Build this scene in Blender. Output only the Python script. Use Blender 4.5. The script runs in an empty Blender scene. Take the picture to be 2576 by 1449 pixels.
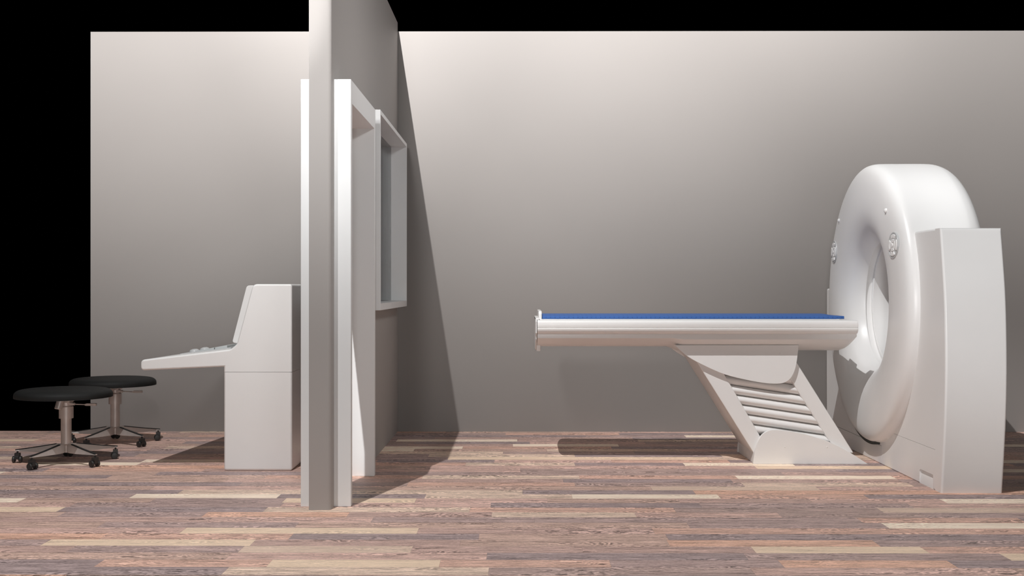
import bpy, bmesh, math, random
from mathutils import Vector, Matrix
PI = math.pi
C = bpy.context.scene.collection
sc = bpy.context.scene

# ------------------------------------------------------------------ helpers
def node_mat(name):
    m = bpy.data.materials.new(name); m.use_nodes = True
    nt = m.node_tree
    return m, nt, nt.nodes['Principled BSDF']

def plain(name, col, rough=.45, metal=0, spec=.5, var=.03, vscale=6.0, bump=0, bscale=200):
    """procedural paint: base colour with a faint large-scale mottling and optional fine bump"""
    m, nt, b = node_mat(name)
    tc = nt.nodes.new('ShaderNodeTexCoord')
    no = nt.nodes.new('ShaderNodeTexNoise'); no.inputs['Scale'].default_value = vscale
    nt.links.new(tc.outputs['Object'], no.inputs['Vector'])
    rp = nt.nodes.new('ShaderNodeValToRGB')
    e = rp.color_ramp.elements
    e[0].position, e[1].position = .3, .7
    e[0].color = tuple(c*(1-var) for c in col)+(1,)
    e[1].color = tuple(min(1, c*(1+var)) for c in col)+(1,)
    nt.links.new(no.outputs['Fac'], rp.inputs['Fac'])
    nt.links.new(rp.outputs['Color'], b.inputs['Base Color'])
    b.inputs['Roughness'].default_value = rough
    b.inputs['Metallic'].default_value = metal
    b.inputs['Specular IOR Level'].default_value = spec
    if bump:
        n2 = nt.nodes.new('ShaderNodeTexNoise'); n2.inputs['Scale'].default_value = bscale
        nt.links.new(tc.outputs['Object'], n2.inputs['Vector'])
        bp = nt.nodes.new('ShaderNodeBump'); bp.inputs['Strength'].default_value = bump
        bp.inputs['Distance'].default_value = .002
        nt.links.new(n2.outputs['Fac'], bp.inputs['Height'])
        nt.links.new(bp.outputs['Normal'], b.inputs['Normal'])
    return m

def finish(bm, name, mat, parent=None, angle=32, origin=None, recalc=True):
    if recalc:
        bmesh.ops.recalc_face_normals(bm, faces=bm.faces[:])
    lim = math.radians(angle)
    for f in bm.faces: f.smooth = True
    for e in bm.edges:
        if len(e.link_faces) == 2:
            try: e.smooth = e.calc_face_angle() < lim
            except ValueError: e.smooth = True
    me = bpy.data.meshes.new(name); bm.to_mesh(me); bm.free()
    me.materials.append(mat)
    o = bpy.data.objects.new(name, me); C.objects.link(o)
    if origin is not None:
        me.transform(Matrix.Translation(-Vector(origin))); o.location = origin
    if parent is not None:
        o.parent = parent
    wn = o.modifiers.new('weighted_normals', 'WEIGHTED_NORMAL'); wn.keep_sharp = True
    return o

def thing(name, label, cat, loc=(0, 0, 0), group=None):
    o = bpy.data.objects.new(name, None); C.objects.link(o)
    o.empty_display_size = .1
    o.location = loc; o['label'] = label; o['category'] = cat
    if group: o['group'] = group
    return o

def tag(o, label, cat, group=None):
    o['label'] = label; o['category'] = cat
    if group: o['group'] = group
    return o

def struct(o, label, cat):
    o['kind'] = 'structure'; o['label'] = label; o['category'] = cat
    return o

def box(bm, x0, x1, y0, y1, z0, z1):
    v = [bm.verts.new(p) for p in ((x0,y0,z0),(x1,y0,z0),(x1,y1,z0),(x0,y1,z0),(x0,y0,z1),(x1,y0,z1),(x1,y1,z1),(x0,y1,z1))]
    for f in ((0,3,2,1),(4,5,6,7),(0,1,5,4),(1,2,6,5),(2,3,7,6),(3,0,4,7)):
        bm.faces.new([v[i] for i in f])
    return v

def prism(bm, pts, axis, a, b):
    """extrude a 2-D outline: axis 'y' -> pts are (x,z); axis 'x' -> pts are (y,z); axis 'z' -> (x,y)"""
    def mk(p, t):
        return {'y': (p[0], t, p[1]), 'x': (t, p[0], p[1]), 'z': (p[0], p[1], t)}[axis]
    A = [bm.verts.new(mk(p, a)) for p in pts]; B = [bm.verts.new(mk(p, b)) for p in pts]
    n = len(pts)
    fa = bm.faces.new(A); fb = bm.faces.new(B[::-1])
    for i in range(n):
        bm.faces.new((A[i], B[i], B[(i+1) % n], A[(i+1) % n]))
    return fa, fb

def bevel(bm, width, seg=3, pred=None, minang=20):
    bmesh.ops.recalc_face_normals(bm, faces=bm.faces[:])
    es = []
    for e in bm.edges:
        if len(e.link_faces) == 2 and e.calc_face_angle(0) > math.radians(minang):
            if pred is None or pred(e): es.append(e)
    bmesh.ops.bevel(bm, geom=es, offset=width, offset_type='OFFSET', segments=seg, profile=.5, affect='EDGES', clamp_overlap=True)

def round_poly(pts, radii, seg=6):
    """round the corners of an outline; radii is one number or a list"""
    out = []; n = len(pts)
    for i in range(n):
        r = radii if isinstance(radii, (int, float)) else radii[i]
        p = Vector(pts[i]); a = Vector(pts[i-1]) - p; b = Vector(pts[(i+1) % n]) - p
        if r <= 0: out.append(tuple(p)); continue
        ang = a.angle(b); t = min(r/math.tan(ang/2), a.length*.49, b.length*.49)
        s = p + a.normalized()*t; e = p + b.normalized()*t
        for k in range(seg+1):
            u = k/seg
            out.append(tuple(s*(1-u)**2 + p*2*u*(1-u) + e*u*u))
    return out

def smooth_line(pts, n=6, closed=False):
    """Catmull-Rom through 2-D points"""
    out = []; m = len(pts)
    rng = range(m if closed else m-1)
    for i in rng:
        if closed: p0, p1, p2, p3 = (Vector(pts[(i+k-1) % m]) for k in range(4))
        else: p0, p1, p2, p3 = Vector(pts[max(i-1, 0)]), Vector(pts[i]), Vector(pts[i+1]), Vector(pts[min(i+2, m-1)])
        for k in range(n):
            t = k/n
            out.append(tuple(.5*((2*p1)+(p2-p0)*t+(2*p0-5*p1+4*p2-p3)*t*t+(3*p1-p0-3*p2+p3)*t**3)))
    if not closed: out.append(tuple(pts[-1]))
    return out

def lathe(bm, prof, M=Matrix(), seg=48, closed_prof=False, a0=0, a1=2*PI, cap=True):
    """prof: (radius, height) about local z"""
    full = abs(a1-a0-2*PI) < 1e-6
    ns = seg if full else seg+1
    rings = []
    for r, h in prof:
        if r < 1e-6 and full:
            rings.append([bm.verts.new(M @ Vector((0, 0, h)))]); continue
        rings.append([bm.verts.new(M @ Vector((r*math.cos(a0+(a1-a0)*k/seg), r*math.sin(a0+(a1-a0)*k/seg), h))) for k in range(ns)])
    pairs = list(zip(rings, rings[1:])) + ([(rings[-1], rings[0])] if closed_prof else [])
    for A, B in pairs:
        for k in range(seg):
            j = (k+1) % ns
            q = [A[k % len(A)], A[j % len(A)], B[j % len(B)], B[k % len(B)]]
            q = list(dict.fromkeys(q))
            if len(q) >= 3: bm.faces.new(q)
    if not full and cap and closed_prof:
        bm.faces.new([r[0] for r in rings]); bm.faces.new([r[-1] for r in rings][::-1])
    if full and not closed_prof and cap:
        for R in (rings[0], rings[-1]):
            if len(R) > 2: bm.faces.new(R)

def frame_to(p, d, up=(0, 0, 1)):
    """matrix whose z axis runs along d"""
    z = Vector(d).normalized(); u = Vector(up)
    if abs(z.dot(u)) > .99: u = Vector((0, 1, 0))
    x = u.cross(z).normalized(); y = z.cross(x)
    M = Matrix((x, y, z)).transposed().to_4x4(); M.translation = Vector(p)
    return M

def rod(bm, a, b, r0, r1=None, seg=20, bev=.0):
    a, b = Vector(a), Vector(b); r1 = r0 if r1 is None else r1
    L = (b-a).length
    prof = [(r0-bev, 0), (r0, bev), (r1, L-bev), (r1-bev, L)] if bev else [(r0, 0), (r1, L)]
    lathe(bm, prof, frame_to(a, b-a), seg)

# ------------------------------------------------------------------ materials
WALL = plain('warm_grey_wall_paint', (.245, .2255, .2125), .6, spec=.25, var=.012, vscale=1.5, bump=.04, bscale=350)
PWALL = plain('lightened_wall_paint', (.385, .358, .341), .6, spec=.25, var=.012, vscale=1.5, bump=.04, bscale=350)  # same paint as the back wall, lightened to stand in for light
WHITE = plain('white_moulded_plastic', (.83, .815, .80), .33, var=.008)
WHITE2 = plain('white_gantry_shell', (.83, .82, .81), .35, var=.006)
FRAME = plain('white_lacquered_frame', (.80, .80, .795), .4, var=.008)
SCREEN = plain('pale_grey_panel', (.54, .545, .545), .3, var=.01)
GREYP = plain('light_grey_keypad', (.56, .58, .58), .35, var=.02)
METAL = plain('brushed_steel', (.62, .56, .525), .42, metal=.45, var=.06, vscale=18)
BLACKM = plain('black_edge_trim', (.02, .02, .02), .4, var=.05)
BLACK = plain('black_plastic', (.022, .021, .02), .4, var=.1, vscale=20)
LEATHER = plain('black_vinyl', (.014, .014, .0135), .65, spec=.22, var=.08, vscale=12, bump=.15, bscale=260)
DARK = plain('dark_joint_and_shade', (.03, .032, .03), .6)  # near-black for the joints and the ring's painted shadow gap

def blue_mat():
    m, nt, b = node_mat('blue_perforated_vinyl')
    tc = nt.nodes.new('ShaderNodeTexCoord')
    dist = []
    for scl, loc in (((36, 36, 36), (0, -.62, -.10)), ((36, 36, 0), (0, .1, 0))):   # dimples on the edge and on the top
        mp = nt.nodes.new('ShaderNodeMapping'); mp.inputs['Scale'].default_value = scl; mp.inputs['Location'].default_value = loc
        vo = nt.nodes.new('ShaderNodeTexVoronoi'); vo.inputs['Randomness'].default_value = .06; vo.inputs['Scale'].default_value = 1
        nt.links.new(tc.outputs['Object'], mp.inputs['Vector']); nt.links.new(mp.outputs['Vector'], vo.inputs['Vector'])
        dist.append(vo.outputs['Distance'])
    ge = nt.nodes.new('ShaderNodeNewGeometry'); sx = nt.nodes.new('ShaderNodeSeparateXYZ'); nt.links.new(ge.outputs['Normal'], sx.inputs[0])
    gt = nt.nodes.new('ShaderNodeMath'); gt.operation = 'GREATER_THAN'; gt.inputs[1].default_value = .5; nt.links.new(sx.outputs['Z'], gt.inputs[0])
    vo = nt.nodes.new('ShaderNodeMix'); nt.links.new(gt.outputs[0], vo.inputs[0]); nt.links.new(dist[0], vo.inputs[2]); nt.links.new(dist[1], vo.inputs[3])
    rp = nt.nodes.new('ShaderNodeValToRGB')
    rp.color_ramp.elements[0].position = .10; rp.color_ramp.elements[0].color = (.044, .105, .30, 1)
    rp.color_ramp.elements[1].position = .20; rp.color_ramp.elements[1].color = (.060, .145, .40, 1)
    nt.links.new(vo.outputs[0], rp.inputs['Fac'])
    nt.links.new(rp.outputs['Color'], b.inputs['Base Color'])
    b.inputs['Roughness'].default_value = .6; b.inputs['Specular IOR Level'].default_value = .12
    return m
BLUE = blue_mat()

def glass_mat():
    m, nt, b = node_mat('grey_tinted_glass')
    nt.nodes.remove(b)
    out = nt.nodes['Material Output']
    tr = nt.nodes.new('ShaderNodeBsdfTransparent'); tr.inputs['Color'].default_value = (.80, .815, .82, 1)
    gl = nt.nodes.new('ShaderNodeBsdfGlossy'); gl.inputs['Roughness'].default_value = .04
    lw = nt.nodes.new('ShaderNodeLayerWeight'); lw.inputs['Blend'].default_value = .18
    mx = nt.nodes.new('ShaderNodeMixShader')
    nt.links.new(lw.outputs['Fresnel'], mx.inputs['Fac'])
    nt.links.new(tr.outputs['BSDF'], mx.inputs[1]); nt.links.new(gl.outputs['BSDF'], mx.inputs[2])
    nt.links.new(mx.outputs['Shader'], out.inputs['Surface'])
    return m
GLASS = glass_mat()

def floor_mat():
    """three-strip laminate: random strip colours, streaks along the grain and figured bands"""
    m, nt, b = node_mat('strip_laminate_floor')
    N, L = nt.nodes, nt.links
    def math_(op, a, c=None, d=None):
        n = N.new('ShaderNodeMath'); n.operation = op
        for i, v in enumerate((a, c, d)):
            if v is None: continue
            if isinstance(v, (int, float)): n.inputs[i].default_value = v
            else: L.new(v, n.inputs[i])
        return n.outputs[0]
    tc = N.new('ShaderNodeTexCoord'); sp = N.new('ShaderNodeSeparateXYZ')
    L.new(tc.outputs['Object'], sp.inputs[0])
    X, Y = sp.outputs['X'], sp.outputs['Y']
    yr = math_('DIVIDE', math_('ADD', Y, 10-.074), .125)
    row = math_('FLOOR', yr); yf = math_('FRACT', yr)
    w1 = N.new('ShaderNodeTexWhiteNoise'); w1.noise_dimensions = '1D'; L.new(row, w1.inputs['W'])
    w2 = N.new('ShaderNodeTexWhiteNoise'); w2.noise_dimensions = '1D'; L.new(math_('ADD', row, 71.3), w2.inputs['W'])
    ln = math_('MULTIPLY_ADD', w2.outputs['Value'], .38, .66)
    xr = math_('ADD', math_('DIVIDE', math_('ADD', X, 20), ln), math_('MULTIPLY', w1.outputs['Value'], 7.0))
    # uneven strip ends: shift every other joint
    col = math_('FLOOR', xr); xf = math_('FRACT', xr)
    cid = N.new('ShaderNodeCombineXYZ'); L.new(col, cid.inputs[0]); L.new(row, cid.inputs[1])
    wc = N.new('ShaderNodeTexWhiteNoise'); wc.noise_dimensions = '2D'; L.new(cid.outputs[0], wc.inputs['Vector'])
    tone = N.new('ShaderNodeValToRGB'); tone.color_ramp.interpolation = 'CONSTANT'
    pal = [(0, (.318, .212, .180)), (.13, (.272, .184, .158)), (.26, (.235, .168, .153)), (.37, (.335, .212, .168)),
           (.47, (.195, .147, .141)), (.58, (.290, .198, .163)), (.68, (.232, .165, .146)), (.76, (.365, .222, .165)),
           (.82, (.365, .272, .215)), (.88, (.500, .408, .325)), (.95, (.430, .325, .240))]
    el = tone.color_ramp.elements
    for i, (p, c) in enumerate(pal):
        e = el[i] if i < 2 else el.new(p)
        e.position = p; e.color = c+(1,)
    L.new(wc.outputs['Value'], tone.inputs['Fac'])
    # grain coordinates, moved about per strip
    wv = N.new('ShaderNodeSeparateColor'); L.new(wc.outputs['Color'], wv.inputs[0])
    gx = math_('ADD', X, math_('MULTIPLY', wv.outputs[0], 37)); gy = math_('ADD', Y, math_('MULTIPLY', wv.outputs[1], 53))
    def noise(sx, sy, detail=4, rough=.6, dist=0):
        cc = N.new('ShaderNodeCombineXYZ'); L.new(math_('MULTIPLY', gx, sx), cc.inputs[0]); L.new(math_('MULTIPLY', gy, sy), cc.inputs[1])
        n = N.new('ShaderNodeTexNoise'); n.inputs['Scale'].default_value = 1; n.inputs['Detail'].default_value = detail
        n.inputs['Roughness'].default_value = rough; n.inputs['Distortion'].default_value = dist
        L.new(cc.outputs[0], n.inputs['Vector']); return n.outputs['Fac']
    streak = noise(8.0, 110, 4, .72)
    broad = noise(1.8, 26, 3, .6)
    pores = noise(60, 420, 2, .75)
    # figured bands: a sine of the distance across the strip, bent by two scales of noise
    warp = math_('ADD', math_('MULTIPLY', noise(1.6, 5, 2, .5), .50), math_('MULTIPLY', noise(24, 30, 2, .55), .045))
    ring = math_('SINE', math_('MULTIPLY', math_('ADD', gy, warp), 330))
    ring = math_('MULTIPLY', ring, math_('MULTIPLY_ADD', pores, 1.6, .1))
    fig_amt = math_('MULTIPLY', math_('MINIMUM', math_('MAXIMUM', math_('SUBTRACT', noise(1.5, 7, 2, .5), .45), 0), .14), 4.2)
    v = math_('ADD', math_('MULTIPLY', math_('SUBTRACT', streak, .5), 3.0), math_('MULTIPLY', math_('SUBTRACT', broad, .5), 1.3))
    v = math_('ADD', v, math_('MULTIPLY', math_('SUBTRACT', pores, .5), 1.9))
    v = math_('ADD', v, math_('MULTIPLY', ring, fig_amt))
    # the pale strips carry little grain
    pale = math_('GREATER_THAN', wc.outputs['Value'], .88)
    v = math_('MULTIPLY', v, math_('MULTIPLY_ADD', pale, -.62, 1.0))
    v = math_('MAXIMUM', math_('ADD', v, 1.0), .18)
    # fine joint lines
    jy = math_('LESS_THAN', math_('ABSOLUTE', math_('SUBTRACT', yf, .5)), .488)
    jx = math_('LESS_THAN', math_('ABSOLUTE', math_('SUBTRACT', xf, .5)), .4985)
    j = math_('MULTIPLY_ADD', math_('MULTIPLY', jy, jx), .16, .84)
    v = math_('MULTIPLY', v, j)
    vm = N.new('ShaderNodeVectorMath'); vm.operation = 'SCALE'
    L.new(tone.outputs['Color'], vm.inputs[0]); L.new(v, vm.inputs['Scale'])
    gn = N.new('ShaderNodeVectorMath'); gn.operation = 'SCALE'; gn.inputs['Scale'].default_value = FLOOR_GAIN
    L.new(vm.outputs[0], gn.inputs[0])
    L.new(gn.outputs[0], b.inputs['Base Color'])
    b.inputs['Roughness'].default_value = .55; b.inputs['Specular IOR Level'].default_value = .2
    return m
FLOOR_GAIN = 2.0
FLOOR = floor_mat()

# ------------------------------------------------------------------ the room
bm = bmesh.new(); box(bm, -6.0, 6.0, 4.436, 8.935, -.05, 0)
struct(finish(bm, 'floor', FLOOR), 'pinkish brown wood strip laminate floor under the whole room', 'floor')
bm = bmesh.new(); box(bm, -3.2055, 6.0, 8.91, 9.03, 0, 2.991)
struct(finish(bm, 'wall_back', WALL), 'long warm grey back wall behind the scanner and the control desk', 'wall')

# dividing wall with a doorway and a window opening
def grid_wall():
    ys = [5.75, 5.8395, 6.836, 7.084, 8.766, 8.91]; zs = [0, .941, 2.093, 2.131, 3.056]
    xs = (-1.0128, -.9055)
    def solid(i, j):
        if not (0 <= i < len(ys)-1 and 0 <= j < len(zs)-1): return False
        if i == 1 and j in (0, 1): return False
        if i == 3 and j in (1, 2): return False
        return True
    bm = bmesh.new(); V = {}
    def v(x, i, j):
        k = (x, i, j)
        if k not in V: V[k] = bm.verts.new((x, ys[i], zs[j]))
        return V[k]
    for i in range(len(ys)-1):
        for j in range(len(zs)-1):
            if not solid(i, j): continue
            for x in xs: bm.faces.new((v(x, i, j), v(x, i+1, j), v(x, i+1, j+1), v(x, i, j+1)))
            for di, dj, a, b in ((-1, 0, (i, j), (i, j+1)), (1, 0, (i+1, j), (i+1, j+1)), (0, -1, (i, j), (i+1, j)), (0, 1, (i, j+1), (i+1, j+1))):
                if not solid(i+di, j+dj):
                    bm.faces.new((v(xs[0], *a), v(xs[1], *a), v(xs[1], *b), v(xs[0], *b)))
    def front(e):
        a, b = e.verts
        return abs(a.co.y-5.75) < 1e-5 and abs(b.co.y-5.75) < 1e-5 and abs(a.co.x-b.co.x) < 1e-5 and a.co.x > -.95
    bevel(bm, .022, 5, front)
    return bm
struct(finish(grid_wall(), 'wall_partition', PWALL, angle=50), 'grey dividing wall end on, splitting the desk side from the scanner side', 'wall')

def ring_frame(y0, y1, z0, z1, ty, tzb, tzt, x0, x1, open_bottom=False):
    """rectangular lining running through the wall along x"""
    bm = bmesh.new()
    if open_bottom:
        pts = [(y0, z0), (y0, z1), (y1, z1), (y1, z0), (y1-ty, z0), (y1-ty, z1-tzt), (y0+ty, z1-tzt), (y0+ty, z0)]
        prism(bm, pts, 'x', x0, x1)
    else:
        A = [(y0, z0), (y1, z0), (y1, z1), (y0, z1)]; B = [(y0+ty, z0+tzb), (y1-ty, z0+tzb), (y1-ty, z1-tzt), (y0+ty, z1-tzt)]
        R = [[bm.verts.new((x, p[0], p[1])) for p in q] for q in (A, B) for x in (x0, x1)]
        for k in range(4):
            n = (k+1) % 4
            for P, Q in ((0, 1), (3, 2), (0, 2), (1, 3)):
                bm.faces.new((R[P][k], R[P][n], R[Q][n], R[Q][k]))
    bevel(bm, .0025, 2)
    return bm
d = struct(finish(ring_frame(5.84, 6.836, 0, 2.096, .047, 0, .115, -1.069, -.8225, True), 'door_1', FRAME), 'white door frame standing open in the dividing wall', 'door frame')
w = struct(finish(ring_frame(7.084, 8.766, .939, 2.134, .024, .042, .027, -1.069, -.8225), 'window_1', FRAME), 'deep white window frame in the dividing wall near the back', 'window')
bm = bmesh.new(); box(bm, -.948, -.936, 7.108, 8.742, .981, 2.107)
finish(bm, 'window_pane', GLASS, w)['label'] = 'grey tinted glass pane'

# ------------------------------------------------------------------ rolling stools
def make_stool(loc, label):
    t = thing('rolling_stool', label, 'stool', loc, 'black rolling stools')
    # seat
    prof = smooth_line([(.0, .4035), (.20, .4035), (.280, .4035), (.2865, .4065), (.2875, .417), (.2845, .431), (.272, .444), (.250, .4515), (.20, .4545), (.10, .456), (0, .4565)], 5)
    bm = bmesh.new(); lathe(bm, [(max(r, 0) if i not in (0, len(prof)-1) else 0, h) for i, (r, h) in enumerate(prof)], Matrix.Translation((-.015, 0, 0)), seg=72)
    finish(bm, 'seat', LEATHER, t, 60)
    # column
    bm = bmesh.new()
    lathe(bm, [(.0, .118), (.031, .118), (.031, .275), (.031, .30), (0, .30)], seg=40)
    finish(bm, 'column', METAL, t)
    bm = bmesh.new()
    lathe(bm, [(.030, .274), (.0425, .274), (.0425, .345), (.036, .352), (.036, .372), (.030, .372)], seg=40)
    finish(bm, 'column_sleeve', METAL, t)
    # mechanism under the seat
    bm = bmesh.new(); prism(bm, [(-.055, .403), (.055, .403), (.03, .372), (-.03, .372)], 'y', -.05, .05); bevel(bm, .004, 2)
    finish(bm, 'seat_mount', METAL, t)
    bm = bmesh.new(); rod(bm, (-.004, -.080, .390), (-.014, -.092, .337), .0215, .0225, 28, .002)
    finish(bm, 'tension_knob', METAL, t)
    bm = bmesh.new()
    rod(bm, (.0, -.02, .369), (.060, -.02, .362), .013, .008, 20)
    rod(bm, (.05, -.02, .362), (.135, -.02, .359), .0035, .0035, 12)
    prism(bm, round_poly([(.125, .3545), (.125, .363), (.135, .3665), (.192, .3665), (.192, .3525), (.135, .3525)], .002, 3), 'y', -.032, -.008)
    finish(bm, 'height_lever', METAL, t)
    # hub
    bm = bmesh.new(); lathe(bm, [(0, .064), (.0125, .064), (.0125, .108), (.030, .1185), (0, .119)], seg=30)
    finish(bm, 'hub', METAL, t)
    for k in range(5):
        a = math.radians(35.5 + 72*k); R = Matrix.Rotation(a, 4, 'Z')
        leg = bmesh.new()   # a folded sheet arm that narrows and thins outwards
        secs = [(.010, .120, .066, .004), (.03, .120, .065, .010), (.06, .118, .064, .0135), (.12, .108, .065, .0135), (.19, .097, .067, .012), (.26, .087, .0705, .0105), (.312, .080, .073, .009)]
        ringv = []
        for x, zt, zb, wd in secs:
            ringv.append([leg.verts.new(R @ Vector(p)) for p in ((x, -wd, zb), (x, -wd*.45, zt), (x, wd*.45, zt), (x, wd, zb))])
        for A, B in zip(ringv, ringv[1:]):
            for i in range(4): leg.faces.new((A[i], A[(i+1) % 4], B[(i+1) % 4], B[i]))
        leg.faces.new(ringv[0]); leg.faces.new(ringv[-1][::-1])
        bevel(leg, .0015, 2)
        lo = finish(leg, 'leg', METAL, t)
        tr = bmesh.new()   # black edging along the top of the arm
        rv = []
        for x, zt, zb, wd in secs[2:]:
            w_ = .0075
            rv.append([tr.verts.new(R @ Vector(p)) for p in ((x, -w_, zt-.003), (x, -w_*.8, zt+.002), (x, w_*.8, zt+.002), (x, w_, zt-.003))])
        for A, B in zip(rv, rv[1:]):
            for i in range(4): tr.faces.new((A[i], A[(i+1) % 4], B[(i+1) % 4], B[i]))
        tr.faces.new(rv[0]); tr.faces.new(rv[-1][::-1])
        e = finish(tr, 'edge_trim', BLACKM, lo); e['label'] = 'black edge strip'
        # caster
        cx, cy = .300*math.cos(a), .300*math.sin(a)
        sw = math.radians([20, 60, 95, 150, -35][k])
        Mc = Matrix.Translation((cx, cy, 0)) @ Matrix.Rotation(sw, 4, 'Z')
        cb = bmesh.new()
        rod(cb, Mc @ Vector((0, 0, .055)), Mc @ Vector((0, 0, .076)), .004, seg=12)
        rod(cb, Mc @ Vector((0, 0, .064)), Mc @ Vector((0, 0, .068)), .007, seg=14)
        hub = bmesh.new()
        prism(hub, [(-.0145, .036), (-.0145, .0595), (.0145, .0595), (.0145, .036)], 'y', -.0145, .0145)
        prism(hub, round_poly([(-.023, .022), (-.021, .043), (.006, .047), (.013, .036), (.013, .022)], .004, 3), 'y', -.0115, .0115)
        bmesh.ops.transform(hub, matrix=Mc, verts=hub.verts[:])
        tm = bpy.data.meshes.new('tmp'); hub.to_mesh(tm); hub.free(); cb.from_mesh(tm); bpy.data.meshes.remove(tm)
        co = finish(cb, 'caster', BLACK, t)
        for s in (-1, 1):
            wb = bmesh.new()
            lathe(wb, [(0, 0), (.0155, .0), (.0192, .0012), (.0212, .0045), (.0212, .0115), (.0192, .0148), (.0155, .016), (0, .016)],
                  Mc @ Matrix.Translation((-.006, s*.0118, .0213)) @ Matrix.Rotation(-s*PI/2, 4, 'X'), 28)
            finish(wb, 'wheel', BLACK, co)
    return t
def copy_tree(o, parent=None):
    c = o.copy(); C.objects.link(c)
    if parent is not None: c.parent = parent
    for ch in list(o.children): copy_tree(ch, c)
    return c
stool = make_stool((-2.777, 7.302, 0), 'round black rolling stool nearer the camera, left of the two')
far_stool = copy_tree(stool); far_stool.location = (-2.782, 8.205, 0)
far_stool['label'] = 'round black rolling stool farther back, beside the lower left wall edge'

# ------------------------------------------------------------------ control desk
t = thing('control_console', 'white operator console with sloped desk and upright screen housing left of the dividing wall', 'console', (-1.53, 7.7, 0))
def at_parent(o, p):
    o.parent = p; o.location = o.location - p.location
    return o
Y0, Y1 = 6.986, 8.50
bm = bmesh.new(); box(bm, -1.7304, -1.3302, Y0, Y1, .0, .5782); bevel(bm, .014, 4, lambda e: not all(v.co.z > .57 for v in e.verts))
at_parent(finish(bm, 'cabinet', WHITE), t)
body = [(-1.7304, .5800), (-1.7304, .6105), (-2.2206, .5880), (-2.2206, .6500), (-1.690, .7125), (-1.6547, .7443), (-1.560, 1.0954), (-1.3302, 1.0954), (-1.3302, .5800)]
body = round_poly(body, [0, .0, .022, .026, .05, .03, .035, .016, 0], 7)
bm = bmesh.new(); prism(bm, body, 'y', Y0, Y1)
for v in bm.verts:   # the desk edge runs in slightly towards the back
    if v.co.x < -1.74: v.co.x += .105*(v.co.y-Y0)*(-1.74-v.co.x)/.48
bevel(bm, .014, 4, lambda e: abs(e.verts[0].co.y-e.verts[1].co.y) < 1e-4 and max(e.verts[0].co.z, e.verts[1].co.z) > .5801)
at_parent(finish(bm, 'desk_housing', WHITE, angle=40), t)
bm = bmesh.new()
prism(bm, round_poly([(-1.6285, 1.088), (-1.565, 1.088), (-1.600, .95), (-1.664, .738), (-1.7165, .746)], [.022, .006, 0, .004, .014], 5), 'y', 7.13, 8.36)
bevel(bm, .008, 3, lambda e: abs(e.verts[0].co.y-e.verts[1].co.y) < 1e-4)
scr = at_parent(finish(bm, 'screen_panel', WHITE, angle=40), t)
def dz(x): return .7125 + (x+1.690)*(.0625/.5306)
def slab(name, x0, x1, y0, y1, h0, h1, mat, parent=t):
    bm = bmesh.new()
    prism(bm, [(x0, dz(x0)-.006), (x1, dz(x1)-.006), (x1, dz(x1)+h1), (x0, dz(x0)+h0)], 'y', y0, y1)
    bevel(bm, .0025, 2); o = finish(bm, name, mat); return at_parent(o, t) if parent is t else o
kt = slab('control_tray', -2.055, -1.745, 7.22, 7.70, .004, .006, SCREEN); kt['label'] = 'pale grey tray on the desk top'
for x0, x1, h0, h1 in ((-1.955, -1.855, .010, .017), (-1.85, -1.775, .017, .021)):
    o = slab('keypad', x0, x1, 7.25, 7.66, h0, h1, GREYP); o['label'] = 'light grey keypad'
for x, y in ((-2.004, 7.36), (-1.985, 7.53)):
    bm = bmesh.new()
    lathe(bm, [(.033, -.006), (.033, .003), (.0305, .010), (.0235, .0165), (.013, .0200), (0, .021)], Matrix.Translation((x, y, dz(x))) @ Matrix.Rotation(-.117, 4, 'Y'), 28)
    o = at_parent(finish(bm, 'trackball', SCREEN), t)

# ------------------------------------------------------------------ patient table
t = thing('scanner_table', 'white patient table on a slanted louvred pedestal in front of the scanner', 'table', (1.6, 7.54, 0))
YC = 7.545
tray = [(.0, .838), (.06, .838), (.062, .805), (.262, .805), (.275, .8765), (.30, .8785)] + smooth_line([(.335, .8785), (.354, .876), (.363, .868), (.3665, .853), (.3655, .836)], 3) + [(.3625, .8325)] + smooth_line([(.3668, .8300), (.366, .820), (.360, .808), (.347, .7975)], 3) + [(.333, .7945)]
hull = [(.333, .7945), (.3345, .780), (.333, .7615), (.328, .7600), (.300, .741), (.270, .727), (.240, .714), (.20, .700), (.10, .684), (0, .679)]
def loft(bm, prof, stations):
    """prof (dy,z) half outline, mirrored; stations: (x, fn(dy,z)->(dy,z))"""
    full = [(-d, z) for d, z in prof] + [(d, z) for d, z in prof[::-1]]
    if prof[0][0] == 0: full.pop()
    if prof[-1][0] == 0: full.pop(len(prof))
    R = []
    for x, fn in stations:
        R.append([bm.verts.new((x, YC+fn(d, z)[0], fn(d, z)[1])) for d, z in full])
    n = len(full)
    for A, B in zip(R, R[1:]):
        for i in range(n): bm.faces.new((A[i], A[(i+1) % n], B[(i+1) % n], B[i]))
    bm.faces.new(R[0]); bm.faces.new(R[-1][::-1])
same = lambda d, z: (d, z)
bm = bmesh.new()
loft(bm, tray, [(.1125, same), (2.036, same), (2.041, lambda d, z: (d*.995, .837+(z-.837)*.96))])
at_parent(finish(bm, 'table_top', WHITE, angle=28), t)
def hk(k): return lambda d, z: (d*(1 if k > .99 else .995), .7945-(.7945-z)*k)
st = [(.1125, hk(.775)), (.93, hk(.775)), (1.0, hk(1))] + [(2.041-.058*(1-math.sin(a)), hk(1-.62*(1-math.cos(a)))) for a in [PI/2*q/8 for q in range(9)]]
bm = bmesh.new(); loft(bm, hull, st)
at_parent(finish(bm, 'table_hull', WHITE, angle=25), t)
bm = bmesh.new()   # end plate
ep = [(d*1.0, z) for d, z in [(.30, .889), (.352, .888), (.366, .870), (.366, .800), (.336, .780), (.333, .7615), (.270, .727), (.20, .700), (.14, .688)]]
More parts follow.
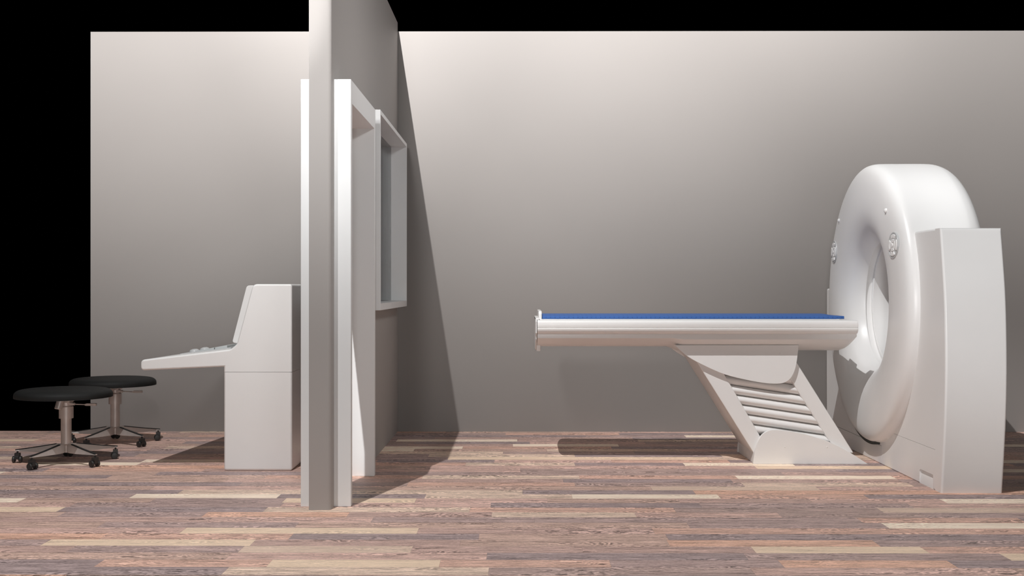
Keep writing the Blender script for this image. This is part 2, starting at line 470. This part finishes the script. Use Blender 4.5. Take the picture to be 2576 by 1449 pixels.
pts = [(YC-d, z) for d, z in ep] + [(YC+d, z) for d, z in ep[::-1]]
prism(bm, pts, 'x', .1018, .1095); bevel(bm, .002, 2)
at_parent(finish(bm, 'end_plate', WHITE, angle=30), t)
bm = bmesh.new(); box(bm, .1085, .1345, YC-.17, YC+.17, .682, .735); bevel(bm, .003, 2)
at_parent(finish(bm, 'end_bracket', WHITE), t)
bm = bmesh.new(); box(bm, .1018, .122, YC-.30, YC+.30, .878, .8905); bevel(bm, .003, 2)
at_parent(finish(bm, 'end_lip', WHITE), t)
# sliding board under the mattress
bm = bmesh.new(); box(bm, .13, 1.955, YC-.27, YC+.27, .869, .8825); bevel(bm, .003, 2)
at_parent(finish(bm, 'sliding_board', WHITE), t)
# upright head stop: an arch across the table end
bm = bmesh.new()
arch_o = round_poly([(YC-.265, .878), (YC-.265, .932), (YC+.265, .932), (YC+.265, .878)], [.0, .03, .03, .0], 6)
prism(bm, arch_o, 'x', .1205, .1405); bevel(bm, .003, 2)
at_parent(finish(bm, 'head_stop', WHITE), t)
# pedestal: louvres between two slanted rails, covers top and bottom
YN, YF = 7.27, 7.82
up = [(.9486, .7253), (1.7042, .7255), (1.6938, .6279), (1.6783, .563), (1.6524, .5198), (1.6222, .4982), (1.5834, .4895), (1.5057, .4921), (1.3848, .5128), (1.2553, .5456), (1.143, .5931), (1.0307, .6536)]
up = [up[0]] + [up[1]] + smooth_line(up[1:]+[up[0]], 4)[1:-1]
dn = [(1.428, .0), (1.4297, .027), (1.4366, .0702), (1.4539, .1307), (1.4754, .1697), (1.5057, .1956), (1.5445, .2069), (1.6179, .2043), (1.7215, .1871), (1.8423, .1526), (1.9372, .1138), (2.0234, .0664), (2.0838, .0275), (2.127, .0)]
dn = smooth_line(dn, 4)
def plate(name, outline, y0, y1, bev=.004, top_bulge=None):
    bm = bmesh.new(); prism(bm, outline, 'y', y0, y1); bevel(bm, bev, 2, minang=50)
    return at_parent(finish(bm, name, WHITE, angle=30), t)
for y0, y1 in ((YN, YN+.028), (YF-.028, YF)):
    bm = bmesh.new()
    prism(bm, up, 'y', y0, y1)
    bevel(bm, .003, 2, minang=50)
    cov = at_parent(finish(bm, 'upper_cover', WHITE, angle=30), t)
    for x in (1.0799, 1.3356, 1.592):
        bm = bmesh.new(); yy = y0 if y0 == YN else y1; s = -1 if y0 == YN else 1
        lathe(bm, [(0, -.004), (.0055, -.004), (.0055, .0008), (.004, .0016), (.0022, .0016), (.002, .0006), (0, .0006)], frame_to((x, yy, .6735), (0, s, 0)), 16)
        o = finish(bm, 'screw', WHITE); o.parent = cov
    ft = plate('foot_cover', dn, y0, y1, .003)
    for x in (1.6196, 1.8768):
        bm = bmesh.new(); yy = y0 if y0 == YN else y1; s = -1 if y0 == YN else 1
        lathe(bm, [(0, -.004), (.0055, -.004), (.0055, .0008), (.004, .0016), (.0022, .0016), (.002, .0006), (0, .0006)], frame_to((x, yy, .1042), (0, s, 0)), 16)
        o = finish(bm, 'screw', WHITE); o.parent = ft
lb = [(.955, .722), (1.155, .722), (1.2604, .5417), (1.4815, .1659), (1.5157, .105), (1.4240, .0700)]
rb = [(1.600, .722), (1.7026, .613), (2.0491, .0622), (1.945, .0622), (1.8932, .1402), (1.6679, .5002), (1.61, .6)]
lb = [(.975, .705), (1.17, .705), (1.2604, .5417), (1.4815, .1659), (1.545, .06), (1.442, .06), (1.0913, .6128)]
plate('slanted_rail', [(1.0, .722), (1.155, .722), (1.2604, .5417), (1.53, .075), (1.437, .060), (1.0905, .6128)], 7.298, 7.79, .010)
plate('slanted_rail', [(1.64, .70), (1.655, .688), (1.7026, .613), (2.0491, .0622), (1.943, .0622), (1.6679, .5002), (1.60, .62)], 7.298, 7.79, .010)
# louvres: rounded bars that run down to the right
top_e = [((1.2639, .6062), (1.6300, .5462)), ((1.2639, .5402), (1.6725, .4812)), ((1.303, .4784), (1.7159, .416)), ((1.3378, .4158), (1.7524, .3551)), ((1.3769, .3549), (1.7898, .2942)), ((1.416, .294), (1.8289, .2333)), ((1.4534, .2331), (1.868, .1724)), ((1.4856, .172), (1.905, .112))]
for (a0, a1), (b0, b1) in zip(top_e, top_e[1:]):
    a0, a1, b0, b1 = map(Vector, (a0, a1, b0, b1))
    dirv = (a1-a0).normalized()
    a0 = a0-dirv*.03; a1 = a1+dirv*.03; b0 = b0-dirv*.03; b1 = b1+dirv*.03
    bm = bmesh.new(); R0 = []; R1 = []
    for k in range(9):
        u = k/8
        off = .028*(1-abs(2*u-1)**2.1)
        y = 7.331-off
        R0.append(bm.verts.new((a0.x+(b0.x-a0.x)*u, y, a0.y+(b0.y-a0.y)*u)))
        R1.append(bm.verts.new((a1.x+(b1.x-a1.x)*u, y, a1.y+(b1.y-a1.y)*u)))
    k0 = [bm.verts.new((q.x, 7.76, q.y)) for q in (b0, a0)]; k1 = [bm.verts.new((q.x, 7.76, q.y)) for q in (b1, a1)]
    A = R0+k0; B = R1+k1; n = len(A)
    for i in range(n): bm.faces.new((A[i], A[(i+1) % n], B[(i+1) % n], B[i]))
    bm.faces.new(A); bm.faces.new(B[::-1])
    at_parent(finish(bm, 'louvre', WHITE, angle=40), t)
# plinth between the foot covers
bm = bmesh.new(); prism(bm, [(1.434, .0), (1.434, .066), (1.50, .085), (1.95, .085), (2.05, .0)], 'y', YN+.027, YF-.027); bevel(bm, .003, 2)
at_parent(finish(bm, 'plinth', WHITE), t)

# mattress lies on the board
t = thing('table_mattress', 'thin blue dotted mattress lying on the white patient table', 'mattress', (1.07, YC, .8828))
bm = bmesh.new()
sec = [(YC-.25, .8835), (YC-.25, .8985), (YC-.246, .901), (YC+.246, .901), (YC+.25, .8985), (YC+.25, .8835)]
prism(bm, sec, 'x', .1425, 1.988); bevel(bm, .002, 2)
at_parent(finish(bm, 'base_layer', BLUE), t)
bm = bmesh.new()
sec = [(YC-.246, .9005)] + [(YC-.246+.492*k/12, .9015+.009*math.sin(PI*k/12)**.6) for k in range(13)] + [(YC+.246, .9005)]
prism(bm, sec, 'x', .1425, 1.915); bevel(bm, .004, 3, lambda e: all(v.co.x > 1.9 for v in e.verts) and e.verts[0].co.z > .901)
at_parent(finish(bm, 'top_layer', BLUE), t)

# ------------------------------------------------------------------ scanner gantry
t = thing('ct_scanner', 'large white ring shaped scanner gantry at the right', 'scanner', (2.35, 7.42, 0))
GY, GZ = 7.42, .9785
XF, XB = 2.206, 2.527
near = smooth_line([(6.243, 0), (6.213, .2145), (6.187, .45), (6.178, .70), (6.192, 1.0), (6.225, 1.22), (6.256, 1.386)], 5)
def slab_x(name, pts, pred=None, w=.012, mat=WHITE2):
    bm = bmesh.new(); prism(bm, pts, 'x', XF, XB)
    if pred: bevel(bm, w, 4, pred)
    return at_parent(finish(bm, name, mat, angle=35), t)
outer = lambda e: (all(v.co.y < 6.30 for v in e.verts) and (abs(e.verts[0].co.x-e.verts[1].co.x) < 1e-4 or all(v.co.z > 1.38 for v in e.verts))) or (all(v.co.z > 1.38 for v in e.verts) and abs(e.verts[0].co.x-e.verts[1].co.x) < 1e-4)
slab_x('side_pillar', [(6.33, 0)] + near + [(6.33, 1.386)], lambda e: all(v.co.y < 6.30 for v in e.verts) and not (abs(e.verts[0].co.x-e.verts[1].co.x) > .1 and e.verts[0].co.z < 1.38), .012)
slab_x('upper_shell', [(6.33, .2163), (6.33, 1.386), (6.86, 1.386), (6.86, .45), (7.2625, .45), (7.2625, .2163)],
       lambda e: all(v.co.z > 1.38 for v in e.verts) and abs(e.verts[0].co.x-e.verts[1].co.x) < 1e-4)
notch = round_poly([(6.363, .010), (6.363, .078), (6.578, .078), (6.578, .010)], [0, .008, .018, 0], 4)
slab_x('lower_skirt', [(6.33, .2149), (6.33, 0), (6.3629, 0)] + notch + [(6.5781, 0), (7.2625, 0), (7.2625, .2149)],
       lambda e: all(v.co.z < .001 and v.co.x < XF+.001 for v in e.verts), .008)
bm = bmesh.new()
rc = smooth_line([(XF+.002, .0), (XF+.006, .03), (XF+.012, .058), (XF+.022, .085)], 4)
prism(bm, rc + [(XF+.09, .085), (XF+.09, 0)], 'y', 6.355, 6.586)
at_parent(finish(bm, 'foot_recess', WHITE2), t)
slab_x('lower_skirt', [(7.2665, 0), (8.53, 0), (8.558, .1113), (7.2665, .1113)], lambda e: all(v.co.z < .001 and v.co.x < XF+.001 for v in e.verts), .008)
slab_x('upper_shell', [(7.2665, .1140), (8.558, .1140), (8.566, .5), (8.558, 1.069), (7.96, 1.069), (7.96, .45), (7.2665, .45)],
       lambda e: all(v.co.y > 8.5 or v.co.z > 1.06 for v in e.verts) and (abs(e.verts[0].co.x-e.verts[1].co.x) < 1e-4 or all(v.co.z > 1.06 and v.co.y > 8.5 for v in e.verts)))
bm = bmesh.new(); box(bm, XF+.02, XB-.02, 6.4, 8.45, .1, .42)   # inner body closes the joints
at_parent(finish(bm, 'inner_body', DARK), t)
# ring cover, turned about the bore axis
ctrl = [(2.312, .397), (2.272, .397), (2.2645, .390), (2.263, .384), (2.218, .404), (2.176, .438), (2.148, .488), (2.130, .552), (2.123, .625), (2.1235, .700), (2.129, .765), (2.1415, .815), (2.161, .8425), (2.189, .8555), (2.23, .8592), (2.30, .8595), (2.48, .8595), (2.54, .853), (2.585, .83), (2.61, .79), (2.615, .70), (2.60, .45), (2.57, .397)]
prof = smooth_line(ctrl, 5)
MX = Matrix.Translation((0, GY, GZ)) @ Matrix(((0, 0, 1, 0), (1, 0, 0, 0), (0, 1, 0, 0), (0, 0, 0, 1)))   # local z -> world x, x -> y, y -> z
bm = bmesh.new(); lathe(bm, [(r, x) for x, r in prof], MX, 160, closed_prof=True, cap=False)
at_parent(finish(bm, 'ring_cover', WHITE2, angle=50), t)
bm = bmesh.new(); lathe(bm, [(.376, 2.306), (.371, 2.311), (.371, 2.60), (.405, 2.60), (.405, 2.306)], MX, 120, closed_prof=True, cap=False)
at_parent(finish(bm, 'bore_liner', WHITE2, angle=35), t)
bm = bmesh.new()
lathe(bm, [(.80, 2.178), (.8655, 2.178), (.8655, 2.2075), (.80, 2.2075)], Matrix.Translation((0, .010, -.006)) @ MX, 60, closed_prof=True, a0=math.radians(-99), a1=math.radians(-22))  # dark arc added where only shade falls between ring and body
g = at_parent(finish(bm, 'shadow_gap', DARK), t); g['label'] = 'thin dark arc painted as the shadow gap behind the ring'

def on_ring(rho, ang):
    """point and outward normal on the ring's front at radius rho; ang measured from +y towards +z"""
    best = min(range(1, len(prof)//2+20), key=lambda i: abs(prof[i][1]-rho) if prof[i][0] < 2.25 else 9)
    x, r = prof[best]; x2, r2 = prof[best+1]; x0, r0 = prof[best-1]
    tx, trr = x2-x0, r2-r0
    nx, nr = -trr, tx
    n = Vector((nx, nr*math.cos(ang), nr*math.sin(ang))).normalized()
    if n.x > 0: n = -n
    return Vector((x, GY+rho*math.cos(ang), GZ+rho*math.sin(ang))), n
def arc_button(M, r0, r1, a0, a1, h, parent, name='button'):
    bm = bmesh.new(); n = 8
    pts = [(r0*math.cos(a0+(a1-a0)*k/n), r0*math.sin(a0+(a1-a0)*k/n)) for k in range(n+1)] + [(r1*math.cos(a1-(a1-a0)*k/n), r1*math.sin(a1-(a1-a0)*k/n)) for k in range(n+1)]
    prism(bm, pts, 'z', .000, h); bevel(bm, min(.0042, (r1-r0)*.3), 3, minang=50)
    bmesh.ops.transform(bm, matrix=M, verts=bm.verts[:])
    o = finish(bm, name, WHITE2, angle=50); o.parent = parent
    return o
for ydir in (-1, 1):
    ang = math.atan2(.3365, .618 if ydir > 0 else -.647); p, n = on_ring(.704 if ydir > 0 else .729, ang)
    M = frame_to(p, n)
    bm = bmesh.new(); lathe(bm, [(0, -.02), (.0755, -.02), (.0755, .001), (.0735, .0045), (.069, .0045), (.067, .0015), (0, .0015)], M, 56)
    pn = at_parent(finish(bm, 'control_panel', SCREEN), t); pn['label'] = 'round grey button panel'
    bm = bmesh.new(); lathe(bm, [(.0, .002), (.0125, .000), (.0125, .007), (.009, .0105), (0, .0115)], M, 24)
    o = finish(bm, 'button', WHITE2, angle=60); o.parent = pn
    for k in range(4):
        c = PI/2*k
        arc_button(M, .0150, .0365, c-.68, c+.68, .009, pn)
        arc_button(M, .0395, .0630, c-.54, c+.54, .009, pn)
    ang = math.atan2(.5415, .505*ydir); p, n = on_ring(.7405, ang)
    bm = bmesh.new(); lathe(bm, [(0, -.02), (.0135, -.02), (.0135, .002), (.012, .007), (.0075, .0105), (0, .0115)], frame_to(p, n), 28)
    at_parent(finish(bm, 'status_knob', WHITE2), t)

# ------------------------------------------------------------------ camera
F_PX = 3000
cam = bpy.data.cameras.new('camera'); co = bpy.data.objects.new('camera', cam); C.objects.link(co)
cam.sensor_fit = 'HORIZONTAL'; cam.sensor_width = 36; cam.lens = F_PX*36/2576
cam.clip_start = .1; cam.clip_end = 60
co.location = (0, 0, 1.07); co.rotation_euler = (PI/2 + 1/F_PX, 0, math.atan(17/F_PX))
sc.camera = co

# ------------------------------------------------------------------ light
wd = bpy.data.worlds.new('world'); sc.world = wd; wd.use_nodes = True
wd.node_tree.nodes['Background'].inputs['Color'].default_value = (0, 0, 0, 1)
wd.node_tree.nodes['Background'].inputs['Strength'].default_value = 0
def lamp(kind, name, loc, power, target=None, col=(1, 1, 1), **kw):
    l = bpy.data.lights.new(name, kind); l.energy = power; l.color = col
    for k, v in kw.items(): setattr(l, k, v)
    o = bpy.data.objects.new(name, l); C.objects.link(o); o.location = loc
    if target is not None:
        o.rotation_euler = (Vector(target)-Vector(loc)).to_track_quat('-Z', 'Y').to_euler()
    return o
KEY = (-1.76, 2.6, 8.7)
#LIGHTS-BEGIN
lamp('POINT', 'key_lamp', KEY, 2100.0, shadow_soft_size=.02)
lamp('SPOT', 'wash_fill_centre', KEY, 6500.0, (0.0, 8.91, 4.8), shadow_soft_size=.02, spot_size=math.radians(42), spot_blend=1)  # added spot at the key position, brightens the upper back wall
lamp('SPOT', 'wash_fill_left', KEY, 8250.0, (-2.6, 8.91, 4.4), shadow_soft_size=.02, spot_size=math.radians(40), spot_blend=1)  # added spot, lifts the wall on the desk side
lamp('SPOT', 'wash_fill_right', KEY, 4050.0, (1.6, 8.91, 5.0), shadow_soft_size=.02, spot_size=math.radians(42), spot_blend=1)  # added spot, lifts the wall right of centre
lamp('SPOT', 'wash_fill_middle', KEY, 2400.0, (0.2, 8.91, 3.6), shadow_soft_size=.02, spot_size=math.radians(36), spot_blend=1)  # added spot, aimed lower to fill the wall's middle height
lamp('SPOT', 'wash_fill_far_right', KEY, 6900.0, (3.6, 8.91, 5.0), shadow_soft_size=.02, spot_size=math.radians(40), spot_blend=1)  # added spot, lifts the far right end of the wall
lamp('SPOT', 'door_fill', (-.95, 2.9, 2.5), 150.0, (-.95, 6, 2.4), shadow_soft_size=.1, spot_size=math.radians(60), spot_blend=1)  # unseen fill added to grade the door jambs by height
lamp('SPOT', 'partition_fill', (-.95, 2.4, 2.9), 210.0, (-.95, 6, 3.15), shadow_soft_size=.1, spot_size=math.radians(72), spot_blend=1)  # unseen fill added to brighten the top of the partition end
lamp('AREA', 'camera_fill', (0, -.4, 1.09), 60.0, (0, 6, 1.0), size=.4)  # fill added beside the camera, so its shadows hide behind objects
lamp('AREA', 'left_fill', (-5, 3, 4), 20.0, (2, 7.5, 1), size=3)  # added soft fill for the left-facing scanner surfaces
lamp('AREA', 'side_fill', (2.2, 5.2, 3.6), 16.0, (-.9, 6.6, 2.4), size=.6, spread=math.radians(90))  # unseen fill added for the partition's right face
lamp('AREA', 'right_fill', (5, 3, 4), 14.0, (-1, 7.5, 1.5), size=3)  # added soft fill from the right, mainly for the partition
lamp('SPOT', 'ring_crest_fill', KEY, 2200.0, (2.42, 7.0, 2.05), shadow_soft_size=.02, spot_size=math.radians(10), spot_blend=1)  # added spot that whitens the crest of the ring
lamp('SPOT', 'table_fill', KEY, 900.0, (1.0, 7.3, 0.8), shadow_soft_size=.02, spot_size=math.radians(18), spot_blend=1)  # added spot that whitens the table's front edge
lamp('SPOT', 'scanner_front_fill', (0.3, -.2, 1.5), 540.0, (2.62, 6.3, 1.05), shadow_soft_size=.2, spot_size=math.radians(19), spot_blend=1)  # added fill for the scanner pillar facing the camera
lamp('SPOT', 'doorway_fill', KEY, 3250.0, (-.93, 6.79, .62), shadow_soft_size=.02, spot_size=math.radians(4.2), spot_blend=.6)  # narrow spot added to brighten the door's far reveal
#LIGHTS-END
vs = sc.view_settings
sc.display_settings.display_device = 'sRGB'
vs.view_transform = 'Standard'; vs.look = 'None'; vs.exposure = 0; vs.gamma = 1; vs.use_curve_mapping = False
